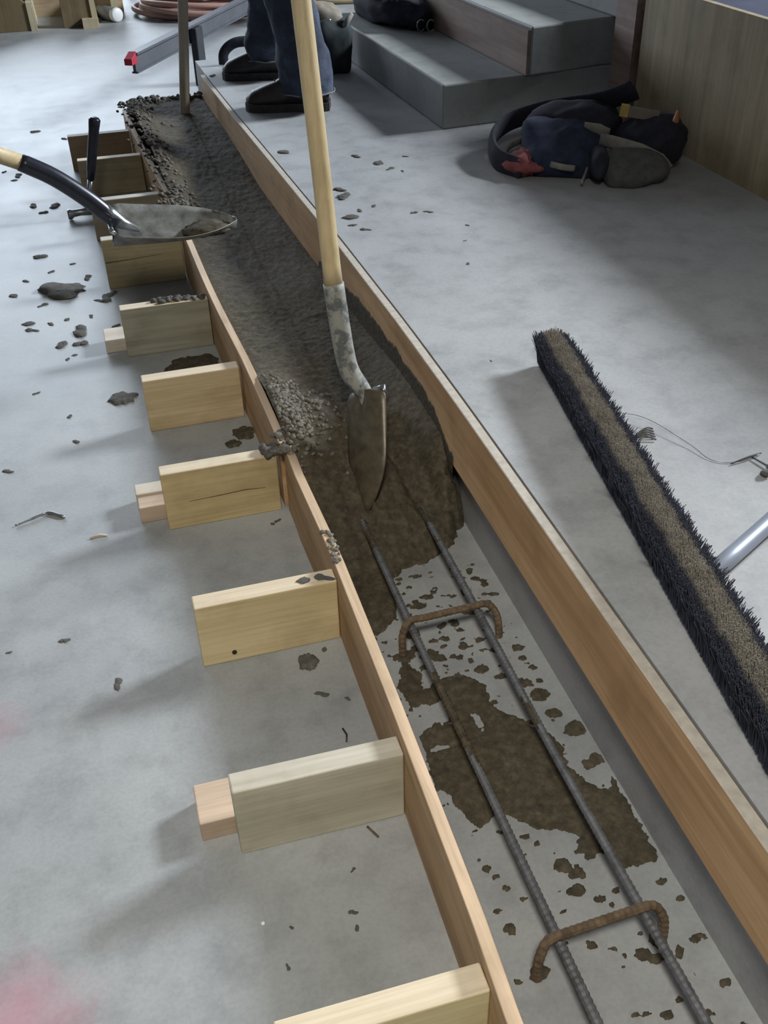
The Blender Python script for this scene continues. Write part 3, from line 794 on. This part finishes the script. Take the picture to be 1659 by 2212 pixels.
be = [('pel', 'sp'), ('sp', 'ch'), ('ch', 'nk'), ('nk', 'hb'), ('hb', 'ht'), ('ch', 'ls'), ('ls', 'le'), ('le', 'lw'), ('lw', 'lh'), ('ch', 'rs'), ('rs', 're'), ('re', 'rw'), ('rw', 'rh'),
      ('pel', 'lhip'), ('lhip', 'lk'), ('lk', 'la'), ('pel', 'rhip'), ('rhip', 'rk'), ('rk', 'ra')]
for h, sgn in (('lh', 1), ('rh', -1)):
    hx, hy, hz = bv[h]
    for q in range(4):
        k1, k2 = h+'f%d' % q, h+'g%d' % q
        oy = (q-1.5)*.021
        bv[k1] = (hx-.055, hy+oy, hz+.004-.004*abs(q-1.5)); bv[k2] = (hx-.085+.006*abs(q-1.2), hy+oy*.95, hz-.022)
        brd[k1] = .0095; brd[k2] = .008; be += [(h, k1), (k1, k2)]
    bv[h+'t'] = (hx-.015, hy-sgn*.045, hz-.005); bv[h+'u'] = (hx-.05, hy-sgn*.055, hz-.02); brd[h+'t'] = .011; brd[h+'u'] = .009
    be += [(h, h+'t'), (h+'t', h+'u')]
keys = list(bv); me = bpy.data.meshes.new('person')
me.from_pydata([tuple(np.array(bv[k])-np.array(og)) for k in keys], [(keys.index(a), keys.index(b_)) for a, b_ in be], [])
pe = bpy.data.objects.new('person', me); COL.objects.link(pe); pe.location = og
mo = pe.modifiers.new('skin', 'SKIN'); mo.use_smooth_shade = True
for i, k in enumerate(keys):
    s = me.skin_vertices[0].data[i]; s.radius = (brd[k], brd[k]); s.use_root = (k == 'pel')
pe.modifiers.new('sub', 'SUBSURF').levels = 1
me.materials.append(m_skin)
tag(pe, 'person in worn dark jeans and boots standing on the platform', 'person')
v, f = loft([(.835, 3.935, .352), (.83, 3.94, .42), (.815, 3.95, .52), (.785, 3.965, .68), (.765, 3.98, .82), (.83, 4.03, 1.02), (.89, 4.11, 1.22)], [.098, .104, .094, .088, .092, .105, .12], 34, .13, 1)
v2, f2 = loft([(.80, 4.50, .365), (.80, 4.50, .44), (.805, 4.485, .54), (.82, 4.46, .68), (.84, 4.44, .82), (.87, 4.37, 1.02), (.90, 4.29, 1.22)], [.094, .098, .09, .086, .092, .105, .12], 34, .13, 9)
v3, f3 = loft([(.90, 4.20, 1.10), (.90, 4.20, 1.2), (.90, 4.20, 1.34)], [.13, .175, .165], 30, .03, 4, 1.1)
je = mesh('jeans', *join([(v, f), (v2, f2), (v3, f3)]), m_jeans, pe, og, True)
for (cx_, cy_, zz, sd) in ((.835, 3.935, .352, 1), (.80, 4.50, .365, 9)):
    rg = []
    for k in range(29):
        a = 2*math.pi*k/28
        rg.append((cx_+.099*math.cos(a), cy_+.099*math.sin(a), zz+.004+.006*noise.noise(Vector((math.cos(a)*2, math.sin(a)*2, sd)))))
    v, f = tube(rg, .003, 6, False); mesh('hem', v, f, m_hem, je, og, True)
v, f = loft([(.90, 4.20, 1.30), (.89, 4.20, 1.45), (.87, 4.20, 1.62), (.86, 4.20, 1.72)], [.172, .175, .185, .10], 28, .05, 12, 1.15)
mesh('shirt', v, f, m_shirt, pe, og, True)
v, f = sph((.82, 4.20, 2.0), (.125, .11, .085), 24, 14, 1)
mesh('hard_hat', v, f, m_white, pe, og, True)
def boot(heel, toe, lab):
    h = V(*heel); d = V(*toe)-h; L = np.linalg.norm(d); d /= L; w = V(-d[1], d[0], 0)
    SW = [(0, .030), (.06, .040), (.25, .043), (.45, .040), (.65, .050), (.82, .052), (.93, .042), (.985, .026), (1.0, .012)]
    SH = [(0, .13), (.1, .175), (.38, .180), (.5, .130), (.62, .105), (.8, .085), (.93, .068), (1.0, .045)]
    v = []; f = []; ns, n = 26, 16
    for i in range(ns+1):
        s = i/ns; ww = np.interp(s, *zip(*SW)); hh = np.interp(s, *zip(*SH))
        for k in range(n):
            a = math.pi*k/(n-1); cx_ = math.cos(a); zz = math.sin(a)**.65
            q = h + d*L*s + w*ww*math.copysign(abs(cx_)**.7, cx_)*(1-.18*zz) + V(0, 0, .026+(hh-.026)*zz)
            v.append(q*1.0)
    for i in range(ns):
        for k in range(n-1): f.append((i*n+k, i*n+k+1, (i+1)*n+k+1, (i+1)*n+k))
        f.append((i*n+n-1, i*n, (i+1)*n, (i+1)*n+n-1))
    f += [tuple(range(n)), tuple(range(ns*n, ns*n+n))[::-1]]
    bo_ = mesh('boot', v, f, m_leather, pe, og, True); bo_['label'] = lab
    ol = []
    for s in np.linspace(0, 1, 22): ol.append((s, np.interp(s, *zip(*SW))+.006))
    poly = [h+d*(L*s*1.02-.004)+w*ww for s, ww in ol] + [h+d*(L*s*1.02-.004)-w*ww for s, ww in ol[::-1]]
    v, f = prism([(p[0], p[1]) for p in poly], 2, ZS+.0005, ZS+.030)
    mesh('sole', v, f, m_sole, bo_, og)
    lc = []
    for j in range(4):
        s = .46+.06*j; c_ = h + d*L*s; hh = np.interp(s, *zip(*SH))
        lc.append(tube([c_ + w*.03 + V(0, 0, hh-.022), c_ + V(0, 0, hh+.003), c_ - w*.03 + V(0, 0, hh-.022)], .0028, 6))
    v, f = join(lc); mesh('laces', v, f, m_hem, bo_, og, True)
boot((.905, 3.905, ZS), (.605, 4.005, ZS), 'dark scuffed work boot at the front')
boot((.89, 4.46, ZS), (.60, 4.55, ZS), 'dark work boot at the back')

# dark strap beyond the boots
v, f = tube(smooth_path([(.640, 4.80, ZS+.004), (.645, 4.80, ZS+.05), (.68, 4.80, ZS+.082), (.73, 4.80, ZS+.092), (.80, 4.80, ZS+.08), (.83, 4.80, ZS+.004)], 6), .022, 10, True, .4)
tag(mesh('webbing_strap', v, f, m_dark, smooth=True), 'arched dark strap on the platform just behind the boots', 'strap')

# tool bag behind the leg
tg = thing('tool_bag', 'dark tool bag with tan flap beside the lower step behind the worker', 'tool bag', (1.06, 4.55, ZS))
og = (1.06, 4.55, ZS)
v, f = sph((1.055, 4.55, ZS+.10), (.095, .13, .115), 28, 18, .6, .18, 10, 3, rz(.1), ZS+.001)
mesh('body', v, f, m_teal, tg, og, True)
v, f = sph((1.05, 4.58, ZS+.205), (.080, .10, .055), 24, 14, .7, .2, 12, 5, ry(.2))
mesh('flap', v, f, m_tan, tg, og, True)
v, f = sph((1.055, 4.475, ZS+.205), (.010, .006, .009), 10, 8); mesh('clasp', v, f, m_chrome, tg, og, True)
v, f = tube(smooth_path([(1.10, 4.46, ZS+.16), (1.125, 4.45, ZS+.20), (1.15, 4.47, ZS+.225)], 5), .012, 10)
mesh('side_loop', v, f, m_lightstrap, tg, og, True)

# ------------------------------------------------------------------ straightedge with red cap on posts
def oriented(c, axis, L0, L1, hw, z0, z1):
    a = V(*axis, 0); a /= np.linalg.norm(a); w = V(-a[1], a[0], 0); c = V(*c, 0)
    v = []
    for z in (z0, z1):
        for (l, s) in ((L0, -1), (L1, -1), (L1, 1), (L0, 1)): v.append(c + a*l + w*s*hw + V(0, 0, z))
    return v, [(0, 3, 2, 1), (4, 5, 6, 7), (0, 1, 5, 4), (1, 2, 6, 5), (2, 3, 7, 6), (3, 0, 4, 7)]
ax = (.374, .648)
se_ = thing('straightedge', 'grey metal straightedge beam with a red end cap fixed to short dark posts', 'straightedge', (.27, 5.21, .21))
og = (.27, 5.21, .21)
v, f = join([oriented((.27, 5.21), ax, 0, 2.6, .008, .205, .295), oriented((.27, 5.21), ax, 0, 2.6, .026, .284, .296), oriented((.27, 5.21), ax, 0, 2.6, .016, .2035, .213)])
bevel(mesh('beam', v, f, m_beam, se_, og), .0015)
v, f = oriented((.27, 5.21), ax, -.055, .006, .020, .250, .302)
for i in (4, 7): v[i] = v[i] - V(0, 0, .024)
bevel(mesh('end_cap', v, f, m_redcap, se_, og), .003, 2)
for l0, lab in ((.66, 'short dark post holding the straightedge near the end of the riser board'), (2.3, 'dark post holding the far end of the straightedge')):
    v, f = oriented((.27+.029*.866, 5.21-.029*.5), ax, l0, l0+.088, .019, 0, .282)
    tag(bevel(mesh('support_post', v, f, m_post), .003), lab, 'post')

# ------------------------------------------------------------------ far timber form, pipe, hoses
m_far = wood('far_form_ply', (.46, .36, .24), (.36, .27, .17), 0, .7)
m_farshaded = wood('far_form_shaded', (.20, .15, .08), (.14, .10, .05), 2, .7)  # shaded gusset fronts: the shade is put into this darker wood colour
m_faredge = wood('far_form_edge', (.55, .48, .32), (.44, .37, .23), 2, .7)
tf = thing('timber_form', 'plywood form with upright gussets standing in the far upper left', 'timber form', (-.1, 8.2, 0))
og = (-.1, 8.2, 0)
v, f = box((-2.2, 8.28, 0), (.42, 8.30, .45)); mesh('panel', v, f, m_far, tf, og)
for (x0, x1, hgt, sl) in ((-.62, -.235, .17, .16), (-.02, .175, .17, .12)):
    v, f = prism([(x0, 0), (x1, 0), (x1-.005, hgt), (x1-.075, hgt+.055), (x0, hgt+.10+sl)], 1, 7.76, 7.80)
    g = bevel(mesh('gusset', v, f, m_farshaded, tf, og), .002)
    v, f = prism([(x1, 0), (x1+.040, 0), (x1+.030, hgt+.004), (x1-.005, hgt+.004)], 1, 7.75, 8.28)  # lit side of the gusset, its light put into a paler wood
    mesh('lit_side', v, f, m_faredge, tf, og)
v, f = box((.105, 7.68, 0), (.205, 7.76, .055)); mesh('foot_block', v, f, m_faredge, tf, og)
v, f = box((.33, 8.18, 0), (.375, 8.28, .50)); mesh('post', v, f, m_faredge, tf, og)
pp = thing('pipe_bottle', 'short grey cylinder with white end lying beside the far hoses', 'pipe', (.32, 7.9, 0))
og = (.32, 7.9, 0)
v, f = tube([(.245, 8.02, .046), (.335, 7.86, .046)], .045, 18); mesh('tube', v, f, m_greypipe, pp, og, True)
v, f = tube([(.333, 7.864, .046), (.348, 7.837, .046), (.351, 7.831, .046)], [.047, .046, .036], 18); mesh('cap', v, f, m_white, pp, og, True)

def coil(name, cx_, cy_, rx_, ry_, turns, r, mat, lab, seed):
    rg = random.Random(seed); pts = []; n = 22
    ph = [rg.uniform(0, 6.28) for _ in range(4)]
    for k in range(int(turns*n)):
        t = k/n; a = 2*math.pi*t
        lay = int(t) % 6
        sx = rx_*(1-.085*lay + .07*math.sin(t*1.7+ph[0])); sy = ry_*(1-.085*lay + .07*math.sin(t*2.3+ph[1]))
        x = cx_ + sx*math.cos(a) + .05*math.sin(t*.9+ph[2]); y = cy_ + sy*math.sin(a) + .05*math.sin(t*1.3+ph[3])
        z = r + (int(t)//6)*r*1.75 + .010*(1+math.sin(a*2+t*3))
        pts.append((x, y, z))
    v, f = tube(smooth_path(pts, 2), r, 8)
    return tag(mesh(name, v, f, mat, smooth=True), lab, 'hose', 'coiled hoses at the far end')
coil('hose_coil', 1.06, 8.06, .50, .42, 19, .019, m_hose, 'coil of pinkish brown hose on the far floor behind the straightedge', 1)
coil('hose_coil', 1.02, 9.05, .44, .40, 18, .021, m_hose, 'second pinkish hose coil behind the first at the top edge', 2)
coil('hose_coil', 2.16, 8.25, .50, .36, 14, .021, m_hose2, 'tan hose coil at the top edge right of the worker', 3)

# ------------------------------------------------------------------ crumbs and splats
CRL = [(-.236,3.505,.0234),(-.176,3.175,.0706),(-.085,3.261,.0181),(-.022,3.10,.02),(-.276,2.958,.0197),(-.263,2.913,.0162),(-.131,2.858,.0349),(-.18,2.779,.0216),(-.129,2.765,.0215),(-.059,3.059,.0136),(-.209,2.935,.0114),(-.161,2.952,.0115),(-.227,3.081,.0137),(-.321,2.133,.0119),(-.164,2.217,.0099),(-.176,2.35,.0091),(-.256,2.504,.0083),(-.214,1.494,.0091),(-.318,3.187,.0177),(-.046,3.068,.0235),(-.024,2.854,.0127),(-.238,5.15,.0229),(-.105,4.976,.0166),(-.309,4.474,.0224),(-.369,4.549,.0126),(-.327,4.416,.0147),(-.161,4.386,.0171),(-.255,4.061,.0226),(-.169,4.029,.0269),(-.214,3.963,.0176),(.214,1.216,.0095),(.255,1.193,.0053),(.245,1.325,.0067),(.177,.861,.0038),(.16,.796,.0062),(.071,.798,.0035),(.157,.771,.0051),(.242,1.744,.0068),(-.314,1.493,.005),(.23,1.735,.0058),(.053,.743,.0041),(-.2,3.35,.012),(-.13,3.4,.01),(-.28,3.3,.012),(-.09,2.95,.010),(-.17,2.68,.008),(-.15,2.7,.009)]
CRS = [(.699,2.901,.0266),(.673,2.72,.0249),(.691,2.615,.012),(.713,2.767,.0113),(.765,2.789,.0099),(.858,2.693,.011),(.898,2.687,.0109),(.843,3.277,.0167),(.893,3.182,.0227),(.913,3.107,.0127),(.997,3.218,.0098),(.966,2.547,.0065),(.871,2.288,.007),(.92,2.441,.005),(.665,2.655,.0108),(.625,3.406,.0243),(.732,1.771,.0036),(.689,.853,.003),(.695,.749,.0035),(.708,2.965,.0211),(.94,3.072,.0078),(.56,4.62,.018)]
protos = []
for k in range(7):
    parts = []
    rg = random.Random(50+k)
    for q in range(rg.choice((2, 3, 4))):
        parts.append(sph((rg.uniform(-.55, .55), rg.uniform(-.35, .35), .12), (rg.uniform(.4, .75), rg.uniform(.35, .6), rg.uniform(.25, .5)), 12, 8, 1, .45, 2.6, k*3+q, None, 0.0))
    v, f = join(parts)
    me = bpy.data.meshes.new('concrete_crumb'); me.from_pydata([tuple(q) for q in v], [], f)
    for p in me.polygons: p.use_smooth = True
    me.materials.append(m_crumb); protos.append(me)
def crumb(x, y, z, r, lab, grp, k):
    o = bpy.data.objects.new('concrete_crumb', protos[k % 7]); COL.objects.link(o)
    o.location = (x, y, z); o.scale = (r*1.25, r*1.0, r*.42); o.rotation_euler = (0, 0, k*2.399)
    return tag(o, lab, 'crumb', grp)
for k, (x, y, r) in enumerate(CRL):
    crumb(x, y, 0, r, 'dark crumb of wet concrete dropped on the floor left of the form', 'crumbs on the lower floor', k)
for k, (x, y, r) in enumerate(CRS):
    crumb(x, y, ZS, r, 'dark crumb of wet concrete dropped on the raised platform', 'crumbs on the platform', k+3)
crumb(-.126, 1.35, 0, .0115, 'rounded grey lump alone on the floor left of the clean yellow brace', None, 2)
o = crumb(.222, 1.363, .139, .013, 'concrete lump sitting on top of the clean yellow brace', None, 4)
crumb(.262, 1.363, .139, .014, 'wet concrete dab on the clean yellow brace against the form', None, 5)

def splat(x, y, r, lab, seed, mat=m_wet, sx=1.0, sy=1.0):
    n = 48; v = [(x, y, .005)]; f = []
    for ring, hz in ((.55, .0055), (.9, .004), (1.0, 0.0)):
        for k in range(n):
            a = 2*math.pi*k/n
            q = r*ring*(1 + .45*noise.noise(Vector((math.cos(a)*1.6, math.sin(a)*1.6, seed))) + .22*noise.noise(Vector((math.cos(a)*5, math.sin(a)*5, seed+4))))
            v.append((x+q*math.cos(a)*sx, y+q*math.sin(a)*sy, hz))
    for k in range(n):
        f.append((0, 1+k, 1+(k+1) % n))
        for s in range(2): f.append((1+s*n+k, 1+(s+1)*n+k, 1+(s+1)*n+(k+1) % n, 1+s*n+(k+1) % n))
    return tag(mesh('concrete_splat', v, f, mat, org=(x, y, 0), smooth=True), lab, 'splat')
splat(.165, 2.52, .075, 'large dark wet splat on the floor behind the tan brace', 1, m_wet, 1.0, .9)
splat(-.038, 2.40, .032, 'dark wet spot at the left end of the tan brace', 2, m_crumb, 1.1, 1)
splat(.235, 2.13, .028, 'dark wet splat under the right end of the tan brace', 3)
splat(.200, 2.085, .018, 'smaller wet splat next to the tan brace', 4)
splat(.208, 1.30, .020, 'brown wet splat in front of the clean yellow brace', 5, m_crumb)
splat(-.16, 3.18, .060, 'long dark smear of wet concrete left of the cracked brace', 6, m_crumb, 1.2, .8)

# small scraps on the lower floor
v, f = tube(smooth_path([(-.305, 1.900, .003), (-.27, 1.914, .004), (-.235, 1.925, .004), (-.200, 1.897, .003)], 6), [.002]*6+[.003]*6+[.004]*6+[.002], 8)
tag(mesh('metal_scrap', v, f, m_steel, smooth=True), 'bent shiny metal scrap on the floor at the left edge', 'scrap')
v, f = tube([(-.152, 1.802, .002), (-.13, 1.806, .004), (-.116, 1.803, .002)], [.002, .003, .002], 7)
tag(mesh('wood_splinter', v, f, m_off1, smooth=True), 'small wood splinter on the floor left of the split offcuts', 'splinter')
v, f = tube([(.216, .927, .002), (.227, .904, .002)], .0018, 7)
tag(mesh('nail', v, f, m_rust, smooth=True), 'brown nail on the floor in front of the weathered brace', 'nail')
v, f = tube([(.229, 1.128, .002), (.232, 1.112, .003), (.228, 1.098, .002)], .0015, 6)
tag(mesh('wire_splinter', v, f, m_screw, smooth=True), 'tiny dark splinter on the floor behind the weathered brace', 'splinter')
v, f = sph((.034, .905-.09, .0025), (.0032, .0030, .0025), 10, 8)
tag(mesh('white_pebble', v, f, m_white, smooth=True), 'tiny white pebble on the bare floor near the bottom', 'pebble')
